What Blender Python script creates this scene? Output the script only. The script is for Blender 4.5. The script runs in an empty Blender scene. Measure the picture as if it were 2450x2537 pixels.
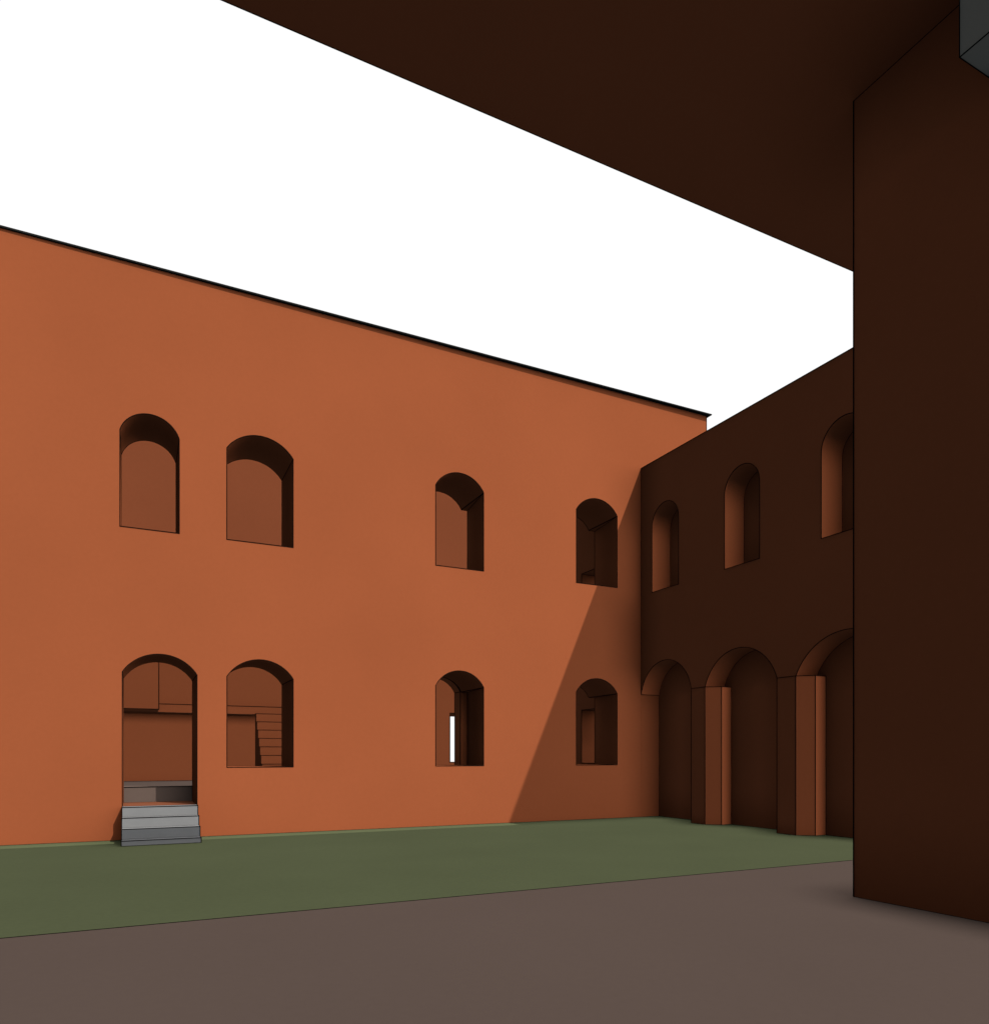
import bpy, bmesh, math, random
from mathutils import Vector
from mathutils.geometry import tessellate_polygon

S = bpy.context.scene
C = S.collection
GZ = -1.65                      # ground; the eye is the origin, 1.65 m above it

# ------------------------------------------------------------------ materials
def plaster(name, col, rough=0.95, vary=0.05, scale=0.35, fine=0.02):
    m = bpy.data.materials.new(name); m.use_nodes = True
    nt = m.node_tree; b = nt.nodes['Principled BSDF']
    b.inputs['Roughness'].default_value = rough
    b.inputs['Specular IOR Level'].default_value = 0.0
    tc = nt.nodes.new('ShaderNodeTexCoord')
    n1 = nt.nodes.new('ShaderNodeTexNoise'); n1.inputs['Scale'].default_value = scale
    n1.inputs['Detail'].default_value = 5.0
    n2 = nt.nodes.new('ShaderNodeTexNoise'); n2.inputs['Scale'].default_value = 14.0
    n2.inputs['Detail'].default_value = 6.0
    nt.links.new(tc.outputs['Object'], n1.inputs['Vector'])
    nt.links.new(tc.outputs['Object'], n2.inputs['Vector'])
    def rng(n, v):
        r = nt.nodes.new('ShaderNodeMapRange')
        r.inputs['From Min'].default_value = 0.25; r.inputs['From Max'].default_value = 0.75
        r.inputs['To Min'].default_value = 1 - v; r.inputs['To Max'].default_value = 1 + v
        nt.links.new(n.outputs['Fac'], r.inputs['Value']); return r
    r1, r2 = rng(n1, vary), rng(n2, fine)
    mu = nt.nodes.new('ShaderNodeMath'); mu.operation = 'MULTIPLY'
    nt.links.new(r1.outputs[0], mu.inputs[0]); nt.links.new(r2.outputs[0], mu.inputs[1])
    vm = nt.nodes.new('ShaderNodeVectorMath'); vm.operation = 'SCALE'
    vm.inputs[0].default_value = col
    nt.links.new(mu.outputs[0], vm.inputs['Scale'])
    nt.links.new(vm.outputs[0], b.inputs['Base Color'])
    return m

M = dict(
    wall=plaster('terracotta_plaster', (0.47, 0.127, 0.049)),
    room=plaster('lit_room_plaster', (0.59, 0.162, 0.066)),  # wall plaster lightened: brighter light upstairs put into the colour
    sill_shade=plaster('shaded_threshold', (0.24, 0.082, 0.042), vary=0.08, scale=2.0),  # threshold plaster darkened: shade in the doorway put into the colour
    stone=plaster('grey_stone', (0.315, 0.315, 0.315), vary=0.05, scale=1.5),
    slate=plaster('dark_roof', (0.03, 0.03, 0.028)),
    beam=plaster('grey_paint', (0.46, 0.39, 0.31), vary=0.02),
    lawn=plaster('mown_grass', (0.142, 0.158, 0.080), vary=0.05, scale=0.5, fine=0.04),
    pave=plaster('brown_paving', (0.178, 0.124, 0.101), vary=0.03, scale=0.4, fine=0.02),
    earth=plaster('earth', (0.20, 0.16, 0.12)),
    line=plaster('edge_outline', (0.012, 0.008, 0.007), vary=0.0, fine=0.0),  # black outline strips added along the edges
)

# ------------------------------------------------------------------ mesh helpers
class MB:
    """collects faces; material 0 is the surface, material 1 the thin dark outline added along its edges"""
    def __init__(s): s.v = []; s.f = []; s.m = []
    def face(s, pts, mi=0):
        out = []
        for p in pts:
            p = tuple(p)
            if not out or (Vector(p) - Vector(out[-1])).length > 1e-6: out.append(p)
        if len(out) > 2 and (Vector(out[0]) - Vector(out[-1])).length < 1e-6: out.pop()
        if len(out) < 3: return
        i = len(s.v); s.v += out; s.f.append(list(range(i, i + len(out)))); s.m.append(mi)
    def box(s, x0, x1, y0, y1, z0, z1, skip=''):
        P = lambda i, j, k: ((x0, x1)[i], (y0, y1)[j], (z0, z1)[k])
        F = dict(w=[P(0,0,0),P(0,0,1),P(0,1,1),P(0,1,0)], e=[P(1,0,0),P(1,1,0),P(1,1,1),P(1,0,1)],
                 s=[P(0,0,0),P(1,0,0),P(1,0,1),P(0,0,1)], n=[P(0,1,0),P(0,1,1),P(1,1,1),P(1,1,0)],
                 b=[P(0,0,0),P(0,1,0),P(1,1,0),P(1,0,0)], t=[P(0,0,1),P(1,0,1),P(1,1,1),P(0,1,1)])
        for k, f in F.items():
            if k not in skip: s.face(f)
    def line(s, pts, r):
        r *= 1.6
        for a, b in zip(pts, pts[1:]):
            a, b = Vector(a), Vector(b); d = b - a
            if d.length < 1e-5: continue
            d.normalize(); u = d.orthogonal().normalized(); w = d.cross(u)
            a = a - d * r * 0.6; b = b + d * r * 0.6
            q = [u * r, w * r, -u * r, -w * r]
            for i in range(4):
                s.face([a + q[i], a + q[(i+1) % 4], b + q[(i+1) % 4], b + q[i]], 1)
    def boxlines(s, x0, x1, y0, y1, z0, z1, r):
        for z in (z0, z1): s.line([(x0,y0,z),(x1,y0,z),(x1,y1,z),(x0,y1,z),(x0,y0,z)], r)
        for x in (x0, x1):
            for y in (y0, y1): s.line([(x,y,z0),(x,y,z1)], r)
    def sheet(s, outer, holes, place):
        """flat polygon with holes; place(a, b) -> 3-D point"""
        loops = [outer] + holes
        allp = [p for l in loops for p in l]
        for t in tessellate_polygon([[Vector((a, b, 0)) for a, b in l] for l in loops]):
            s.face([place(*allp[i]) for i in t])
    def build(s, name, mat, parent=None, label=None, reach=0.0):
        me = bpy.data.meshes.new(name); me.from_pydata(s.v, [], s.f)
        me.materials.append(mat); me.materials.append(M['line'])
        for p, mi in zip(me.polygons, s.m): p.material_index = mi
        me.validate(); me.update()
        bm = bmesh.new(); bm.from_mesh(me)
        bmesh.ops.remove_doubles(bm, verts=bm.verts, dist=1e-5)
        bmesh.ops.recalc_face_normals(bm, faces=bm.faces)
        bm.to_mesh(me); bm.free()
        o = bpy.data.objects.new(name, me); C.objects.link(o)
        if parent:
            o.parent = parent; o.location = -parent.location
        if label: o['label'] = label
        o.cycles.ao_distance = reach            # how far its skylight is checked for blockers
        return o

def thing(name, label, cat, loc, group=None):
    o = bpy.data.objects.new(name, None); o.empty_display_size = 0.3
    C.objects.link(o); o.location = loc; o['label'] = label; o['category'] = cat
    if group: o['group'] = group
    return o

def arc(a0, a1, zs, zt, n=28):
    """segmental arch from a1 down to a0 through the crown zt, springing at zs (ends included)"""
    h = (a1 - a0) / 2; r = zt - zs; c = (a0 + a1) / 2
    R = (h*h + r*r) / (2*r); cz = zt - R; t0 = math.atan2(zs - cz, h)
    return [(c + R*math.cos(t), cz + R*math.sin(t)) for t in
            [t0 + (math.pi - 2*t0) * i / n for i in range(n + 1)]]

# ================================================================== SETTING
def sheet_ground(name, x0, x1, y0, y1, z, mat, d=0.0, edge=None):
    b = MB(); b.box(x0, x1, y0, y1, z - d, z)
    if edge: b.line(edge, 0.004)
    o = b.build(name, mat); o['kind'] = 'structure'; return o
sheet_ground('ground', -90, 60, -120, 23.5, GZ - 0.06, M['earth'], 0.5)
sheet_ground('pavement', -30, 12.40, -40, 7.92, GZ, M['pave'], 0.055, [(-30, 7.92, GZ), (12.4, 7.92, GZ)])
sheet_ground('lawn', -30, 13.02, 7.92, 16.16, GZ, M['lawn'], 0.055)

# ================================================================== PALACE (long lit wall)
YA, YI, YB = 16.165, 17.53, 22.10         # outer face, inner face, back wall of the hall
YW = 21.55                                # lower back wall, under the landing
XL, XR, ZT = -9.0, 14.734, 9.78
FL = -0.655                               # hall floor
palace = thing('palace_building', 'long sunlit terracotta wing with arched windows, a doorway and a thin dark eave', 'building', (3, YA, GZ))

# name, x0, x1, sill, spring, crown, splay of the jambs
OPEN = [('window', -0.261, 0.813, 4.539, 6.451, 6.851, 0.0),
        ('window', 1.725, 3.085, 4.539, 6.452, 6.826, 0.0),
        ('window', 6.397, 7.655, 4.540, 6.452, 6.832, 0.172),
        ('window', 10.324, 11.618, 4.540, 6.456, 6.826, 0.20),
        ('doorway', -0.219, 1.148, -0.99, 1.678, 2.062, 0.0),
        ('window', 1.728, 3.086, -0.222, 1.679, 2.064, 0.0),
        ('window', 6.397, 7.655, -0.221, 1.688, 2.068, 0.172),
        ('window', 10.324, 11.618, -0.221, 1.687, 2.066, 0.20)]
wall = MB(); outer_holes = []; inner_holes = []
for nm, x0, x1, z0, zs, zt, sp in OPEN:
    A = arc(x0, x1, zs, zt)
    outer = [(x0, z0), (x1, z0)] + A
    inner = [(x0, z0), (x1, z0)] + A
    if sp:                                       # jambs flare towards the room, arch soffit straight
        inner = [(x0 - sp, z0), (x1 + sp, z0), (x1 + sp, zs)] + A + [(x0 - sp, zs)]
        pairs_o = [(x0, z0), (x1, z0), (x1, zs)] + A + [(x0, zs)]
    else:
        pairs_o = outer
    outer_holes.append(outer); inner_holes.append(inner)
    b = MB(); n = len(inner)
    for i in range(n):
        j = (i + 1) % n
        b.face([(pairs_o[i][0], YA, pairs_o[i][1]), (pairs_o[j][0], YA, pairs_o[j][1]),
                (inner[j][0], YI, inner[j][1]), (inner[i][0], YI, inner[i][1])])
    r = 0.0065
    b.line([(x, YA, z) for x, z in outer + outer[:1]], r)
    b.line([(x, YI, z) for x, z in inner + inner[:1]], r)
    b.line([(x1, YA, zs), (x1, YI, zs)], r); b.line([(x0, YA, zs), (x0, YI, zs)], r)
    if sp:
        b.line([(x1, YA, zs), (x1 + sp, YI, zs)], r)
    b.line([(x1, YA, z0), (x1 + sp, YI, z0)], r)
    b.build(nm, M['wall'], palace, reach=1.7)
wall.sheet([(XL, GZ - 0.05), (XR, GZ - 0.05), (XR, ZT), (XL, ZT)], outer_holes, lambda a, c: (a, YA, c))
wall.sheet([(XL, GZ - 0.05), (XR, GZ - 0.05), (XR, ZT), (XL, ZT)], inner_holes, lambda a, c: (a, YI, c))
wall.face([(XR, YA, GZ-.05), (XR, YI, GZ-.05), (XR, YI, ZT), (XR, YA, ZT)])
wall.face([(XL, YA, GZ-.05), (XL, YI, GZ-.05), (XL, YI, ZT), (XL, YA, ZT)])
wall.face([(XL, YA, ZT), (XR, YA, ZT), (XR, YI, ZT), (XL, YI, ZT)])
wall.line([(XL, YA, GZ), (13.03, YA, GZ)], 0.006)
wall.line([(XR, YA, 6), (XR, YA, ZT)], 0.007)
wall.build('wall', M['wall'], palace, reach=1.35)
b = MB(); b.box(-0.217, 1.146, YA + .002, YI - .002, -0.989, -0.985, skip='b')  # thin sheet over the sill, carries the painted shade
b.build('threshold_shade_sheet', M['sill_shade'], palace)
# eave: thin dark slab whose overhang widens to the right
b = MB()
e0, e1, th = 0.045, 0.125, 0.03
lo = [(XL, YA - e0 + 0.035, ZT), (XR + 0.09, YA - e1, ZT), (XR + 0.09, 23.6, ZT), (XL, 23.6, ZT)]
lo = [(x, y, z + 0.003) for x, y, z in lo]
hi = [(x, y, z + th) for x, y, z in lo]
b.face(lo); b.face(hi)
for i in range(4): b.face([lo[i], lo[(i+1) % 4], hi[(i+1) % 4], hi[i]])
b.build('roof', M['slate'], palace)

# rooms behind the openings
b = MB()
slit = [(9.015, -0.18), (9.015, 1.390), (10.5, 1.390), (10.5, -0.18)]
b.sheet([(XL, 3.81), (11.99, 3.81), (11.99, 9.77), (XL, 9.77)], [], lambda a, c: (a, YW, c))
b.build('back_wall', M['room'], palace, reach=0.4)
b = MB()
b.sheet([(XL, FL - .3), (12.0, FL - .3), (12.0, 3.6), (XL, 3.6)], [slit], lambda a, c: (a, YW, c))
b.sheet([(XL, FL - .3), (12.6, FL - .3), (12.6, 9.77), (XL, 9.77)], [slit], lambda a, c: (a, 23.45, c))
for i in range(4):
    p, q = slit[i], slit[(i+1) % 4]
    b.face([(p[0], YW, p[1]), (q[0], YW, q[1]), (q[0], 23.45, q[1]), (p[0], 23.45, p[1])])
b.line([(x, YW, z) for x, z in slit + slit[:1]], 0.008)
b.build('hall_wall', M['wall'], palace, reach=0.3)
b = MB(); b.box(XL, 11.99, YI + .004, YW - .004, 3.6, 3.8)
b.build('upper_floor', M['wall'], palace)
b = MB()                                  # partition at the right end, one opening on each floor
ops = [[(17.70, -0.193), (18.496, -0.193), (18.496, 1.392), (17.70, 1.392)],
       [(17.70, 3.9), (18.496, 3.9), (18.496, 5.468), (17.70, 5.468)]]
ol = [(YI, FL - .3), (YB, FL - .3), (YB, 9.77), (YI, 9.77)]
b.sheet(ol, ops, lambda a, c: (12.0, a, c)); b.sheet(ol, ops, lambda a, c: (12.6, a, c))
b.face([(12.0, YI, 9.77), (12.0, YB, 9.77), (12.6, YB, 9.77), (12.6, YI, 9.77)])
for op in ops:
    for i in range(4):
        p, q = op[i], op[(i+1) % 4]
        b.face([(12.0, p[0], p[1]), (12.0, q[0], q[1]), (12.6, q[0], q[1]), (12.6, p[0], p[1])])
    b.line([(12.0, y, z) for y, z in op + op[:1]], 0.007)
    b.line([(12.0, op[2][0], op[2][1]), (12.6, op[2][0], op[2][1])], 0.007)
b.build('partition_wall', M['wall'], palace, reach=1.2)
b = MB(); b.box(XL - .3, XL, YI, 23.4, FL - .3, 9.77); b.build('end_wall', M['wall'], palace)
b = MB(); b.box(XL, 11.99, YI + .004, YW - .004, -1.3, FL, skip='b')
b.line([(XL, YI, FL), (7, YI, FL)], 0.006); b.line([(XL, YW, FL), (2.97, YW, FL)], 0.007)
b.build('floor', M['pave'], palace)
b = MB(); b.box(XL, 4.4, 21.0, YW - .004, 1.155, 1.381)
b.line([(0.5, 21.0, 1.381), (4.4, 21.0, 1.381)], 0.007)
b.line([(-3, 21.0, 1.155), (4.4, 21.0, 1.155)], 0.007); b.line([(-3, YW, 1.155), (2.97, YW, 1.155)], 0.007)
b.build('landing', M['wall'], palace, reach=0.3)
b = MB(); b.box(-3.0, 0.528, 19.59, 20.997, 1.155, 3.597)
b.line([(-3, 19.59, 1.155), (0.528, 19.59, 1.155), (0.528, 19.59, 3.597)], 0.007)
b.build('oriel', M['wall'], palace)
# arched lining just behind the third lower window
b = MB()
x0, x1, z0, zs, zt = 6.425, 7.629, -0.9, 1.69, 2.066
A = [(x0, z0), (x1, z0)] + arc(x0, x1, zs, zt)
fo = [(x0 - .5, z0), (x0 - .5, 2.5), (x1 + .5, 2.5), (x1 + .5, z0)]
y0, y1 = YI + .006, 17.91
pl = [(x0 - .5, z0)] + [(x0, z0)] + list(reversed(arc(x0, x1, zs, zt))) + [(x1, z0), (x1 + .5, z0), (x1 + .5, 2.5), (x0 - .5, 2.5)]
for y in (y0, y1): b.sheet(pl, [], lambda a, c: (a, y, c))
for i in range(len(pl)):
    p, q = pl[i], pl[(i+1) % len(pl)]
    b.face([(p[0], y0, p[1]), (q[0], y0, q[1]), (q[0], y1, q[1]), (p[0], y1, p[1])])
for y in (y0, y1): b.line([(x1, y, z0)] + [(x, y, z) for x, z in arc(x0, x1, zs, zt)], 0.007)
b.line([(x1, y0, zs), (x1, y1, zs)], 0.007)
b.build('inner_arch', M['wall'], palace)

# ------------------------------------------------------------------ indoor staircase
st = thing('indoor_staircase', 'terracotta stair flight rising to the landing, seen through the window beside the doorway', 'staircase', (3.7, 20.3, FL))
R_, T_ = 0.229, 0.175
for k in range(8):
    b = MB(); yk = 21.0 - T_ * (8 - k); z1 = FL + R_ * (k + 1)
    b.box(2.974, 4.4, yk, 20.996 if k == 7 else yk + T_, FL + .002, z1 - .001)
    b.line([(2.974, yk, FL), (2.974, yk, z1), (4.4, yk, z1)], 0.006)
    b.line([(2.974, yk, z1), (2.974, yk + T_, z1)], 0.005)
    b.build('step', M['wall'], st, reach=0.3)

# ------------------------------------------------------------------ stone steps to the doorway
ss = thing('stone_steps', 'four plain grey stone steps on the lawn leading up to the arched doorway', 'steps', (0.46, 15.05, GZ))
hs = [GZ, -1.557, -1.367, -1.178, -0.990]
for k in range(4):
    b = MB(); yk = 15.047 + 0.2795 * k; z1 = hs[k + 1] + 0.004
    a, c = -0.222, 1.143
    b.box(a, c, yk, YA - .003, hs[k] + 0.004 if k else GZ, z1, skip='b')
    b.line([(a, yk, hs[k]), (a, yk, z1), (c, yk, z1), (c, yk, hs[k]), (a, yk, hs[k])], 0.006)
    b.line([(a, yk, z1), (a, yk + .28, z1)], 0.005); b.line([(c, yk, z1), (c, yk + .28, z1)], 0.005)
    b.build('step', M['stone'], ss, reach=0.3)

# ================================================================== ARCADE BUILDING (shaded, right)
XB, XN, ZB = 12.412, 13.031, 7.882
YS = YE_ = 7.93
arcade = thing('arcade_building', 'lower dark shaded wing with ground floor arcade on octagonal pillars and arched niches above', 'building', (XB, 10, GZ))
AR = [(14.157, 16.160, 1.693, 2.527), (11.452, 13.668, 1.693, 2.497), (8.50, 10.955, 1.693, 2.478)]
UP = [(14.630, 15.696), (11.942, 13.017), (9.252, 10.322)]
SU, ZSU, ZTU = 4.394, 6.125, 6.662
w = MB(); holes = []
bottom = [(YS, GZ - .05)]
for a, c, zs, zt in reversed(AR):
    bottom += [(a, GZ - .05)] + list(reversed(arc(a, c, zs, zt))) + [(c, GZ - .05)]
outline = [(YS, ZB)] + bottom + ([(16.163, GZ - .05)] if AR[0][1] < 16.162 else []) + [(16.163, ZB)]
holes = [[(a, SU), (c, SU)] + arc(a, c, ZSU, ZTU) for a, c in UP]
w.sheet(outline, holes, lambda p, q: (XB, p, q))
w.face([(XB, YS, ZB), (XB, YA - .003, ZB), (XR - .01, YA - .003, ZB), (XR - .01, YS, ZB)])
w.face([(XB, YS, GZ-.05), (XB, YS, ZB), (XR - .01, YS, ZB), (XR - .01, YS, GZ-.05)])
w.face([(XR-.01, YS, GZ-.05), (XR-.01, YS, ZB), (XR-.01, YA-.003, ZB), (XR-.01, YA-.003, GZ-.05)])
w.line([(XB, YA, 1.693), (XB, YA, ZB)], 0.008); w.line([(XB, YS, ZB), (XB, YA, ZB)], 0.007)
w.build('wall', M['wall'], arcade)
for a, c in UP:
    b = MB(); hole = [(a, SU), (c, SU)] + arc(a, c, ZSU, ZTU); n = len(hole)
    for i in range(n):
        p, q = hole[i], hole[(i+1) % n]
        b.face([(XB, *p), (XB, *q), (XN, *q), (XN, *p)])
    b.face([(XN, *p) for p in hole])
    b.line([(XB, *p) for p in hole + hole[:1]], 0.006); b.line([(XN, *p) for p in hole + hole[:1]], 0.006)
    b.build('window', M['wall'], arcade)
for a, c, zs, zt in AR:
    b = MB(); A = arc(a, c, zs, zt)
    for p, q in zip(A, A[1:]): b.face([(XB, *p), (XB, *q), (XN, *q), (XN, *p)])
    b.face([(XN, c, GZ - .05)] + [(XN, *p) for p in A] + [(XN, a, GZ - .05)])
    for y in (a, c): b.face([(XB, y, GZ - .05), (XB, y, zs), (XN, y, zs), (XN, y, GZ - .05)]) if not (y > 16) else None
    b.line([(XB, *p) for p in A], 0.006); b.line([(XN, *p) for p in A], 0.006)
    b.line([(XN, a, GZ), (XN, c, GZ)], 0.006)
    if c > 16:
        b.line([(XB, c, zs), (XN, c, zs)], 0.006); b.line([(XN, c, GZ), (XN, c, zs)], 0.006)
    b.build('arch', M['wall'], arcade)
for a, c in ((13.668, 14.157), (10.955, 11.452)):       # engaged octagonal piers
    poly = [(XB - .002, c), (XB - .002, a), (12.715, a - .235), (XN - .002, a - .235), (XN - .002, c + .235), (12.715, c + .235)]
    b = MB(); zt = 1.691
    b.face([(x, y, zt) for x, y in poly])
    for i in range(6):
        p, q = poly[i], poly[(i+1) % 6]
        if i == 3: continue
        b.face([(*p, GZ - .05), (*q, GZ - .05), (*q, zt), (*p, zt)])
    for p in (poly[0], poly[1], poly[2], poly[3]): b.line([(*p, GZ), (*p, zt)], 0.006)
    for z in (GZ, zt): b.line([(*p, z) for p in poly[:4]], 0.006)
    b.build('pillar', M['wall'], arcade, reach=0.3)

# ================================================================== PORTICO the viewer stands in
XP, YP, ZS, YE = 7.590, 5.858, 7.72, 7.918
portico = thing('portico', 'dark shaded portico overhead, flat ceiling carried by a thick plain wall', 'portico', (XP, 2, GZ))
b = MB(); b.box(XP, XP + 1.3, -7.0, YP, GZ - .05, ZS - .003)
b.line([(XP, YP, GZ), (XP, YP, ZS)], 0.006); b.line([(XP, -3, GZ), (XP, YP, GZ)], 0.0045)
b.line([(XP, -3, ZS), (XP, YP, ZS)], 0.005)
b.build('wall', M['wall'], portico, reach=1.2)
b = MB(); b.box(-12, 22, -16, YE, ZS, ZS + .22)
b.line([(-12, YE, ZS), (22, YE, ZS)], 0.004)
b.build('ceiling', M['wall'], portico, reach=1.6)
bx, by, bz = 7.015, 4.276, 6.635
b = MB(); b.box(bx, XP - .002, -2.0, by, bz, ZS - .003)
b.line([(bx, -2, bz), (bx, by, bz), (XP, by, bz)], 0.0038); b.line([(bx, by, bz), (bx, by, ZS)], 0.0038)
b.build('beam', M['beam'], portico, reach=0.3)

# ================================================================== LIGHT
DX, DY = 0.4255, 0.80                       # run of a shadow per metre of height
sd = Vector((DX, -DY, 1.0)).normalized()    # towards the sun
L = bpy.data.lights.new('sun', 'SUN'); L.energy = 2.46; L.angle = math.radians(0.5); L.color = (1.0, 0.97, 0.92)
so = bpy.data.objects.new('sun', L); C.objects.link(so); so.location = (10, -20, 30)
so.rotation_euler = sd.to_track_quat('Z', 'Y').to_euler()

W = bpy.data.worlds.new('World'); S.world = W; W.use_nodes = True
nt = W.node_tree; bg = nt.nodes['Background']
sky = nt.nodes.new('ShaderNodeTexSky'); sky.sky_type = 'NISHITA'; sky.sun_disc = False
sky.sun_elevation = math.asin(sd.z); sky.sun_rotation = math.atan2(sd.x, sd.y)
# white sky; its unseen west side is darkened to keep west-facing walls dark
tc = nt.nodes.new('ShaderNodeTexCoord'); sp = nt.nodes.new('ShaderNodeSeparateXYZ')
nt.links.new(tc.outputs['Generated'], sp.inputs[0])
def mapr(sock, a, b_, c, d):
    n = nt.nodes.new('ShaderNodeMapRange'); n.interpolation_type = 'SMOOTHSTEP'
    for k, v in zip(('From Min', 'From Max', 'To Min', 'To Max'), (a, b_, c, d)): n.inputs[k].default_value = v
    nt.links.new(sock, n.inputs['Value']); return n.outputs['Result']
def math_(op, a_, b_):
    n = nt.nodes.new('ShaderNodeMath'); n.operation = op
    for k, v in enumerate((a_, b_)):
        if hasattr(v, 'links'): nt.links.new(v, n.inputs[k])
        else: n.inputs[k].default_value = v
    return n.outputs[0]
white_side = mapr(sp.outputs['X'], -0.19, -0.122, 0.0, 1.0)                # added dimming on the unseen west side
low = mapr(sp.outputs['Z'], -0.10, -0.03, 0.0, 1.0)                  # nothing bright below the horizon
mask = math_('MULTIPLY', white_side, low)
level = mapr(sp.outputs['Y'], -0.35, 0.05, 1.06, 1.03)               # raised behind the viewer to fill the walls facing it
dim = nt.nodes.new('ShaderNodeVectorMath'); dim.operation = 'SCALE'; dim.inputs['Scale'].default_value = 0.012
nt.links.new(sky.outputs[0], dim.inputs[0])
base = nt.nodes.new('ShaderNodeVectorMath'); base.operation = 'MAXIMUM'
nt.links.new(dim.outputs[0], base.inputs[0]); base.inputs[1].default_value = (0.052, 0.066, 0.082)
cl = nt.nodes.new('ShaderNodeCombineXYZ')
for i in range(3): nt.links.new(level, cl.inputs[i])
mx = nt.nodes.new('ShaderNodeMix'); mx.data_type = 'RGBA'
nt.links.new(mask, mx.inputs['Factor'])
nt.links.new(base.outputs[0], mx.inputs['A']); nt.links.new(cl.outputs[0], mx.inputs['B'])
nt.links.new(mx.outputs['Result'], bg.inputs['Color']); bg.inputs['Strength'].default_value = 1.0
W.cycles.sampling_method = 'NONE'

# ================================================================== CAMERA
cam = bpy.data.cameras.new('camera'); co = bpy.data.objects.new('camera', cam); C.objects.link(co)
a = math.atan((1225 - 334) / 1812)
co.location = (0, 0, 0); co.rotation_euler = (math.radians(90), 0, -a)
cam.sensor_fit = 'HORIZONTAL'; cam.sensor_width = 36; cam.lens = 36 * 1812 / 2450
cam.shift_y = (1875 - 1268.5) / 2450; cam.clip_start = 0.05; cam.clip_end = 500
S.camera = co
S.cycles.max_bounces = 2; S.cycles.diffuse_bounces = 1
# Cycles' fast GI approximation: skylight with short range ambient occlusion
S.cycles.use_fast_gi = True; S.cycles.fast_gi_method = 'REPLACE'; S.cycles.ao_bounces_render = 1
W.light_settings.distance = 0.9; W.light_settings.ao_factor = 1.0
S.view_settings.view_transform = 'Standard'; S.view_settings.look = 'None'
S.view_settings.exposure = 0; S.view_settings.gamma = 1
S.render.resolution_x = 988; S.render.resolution_y = 1024
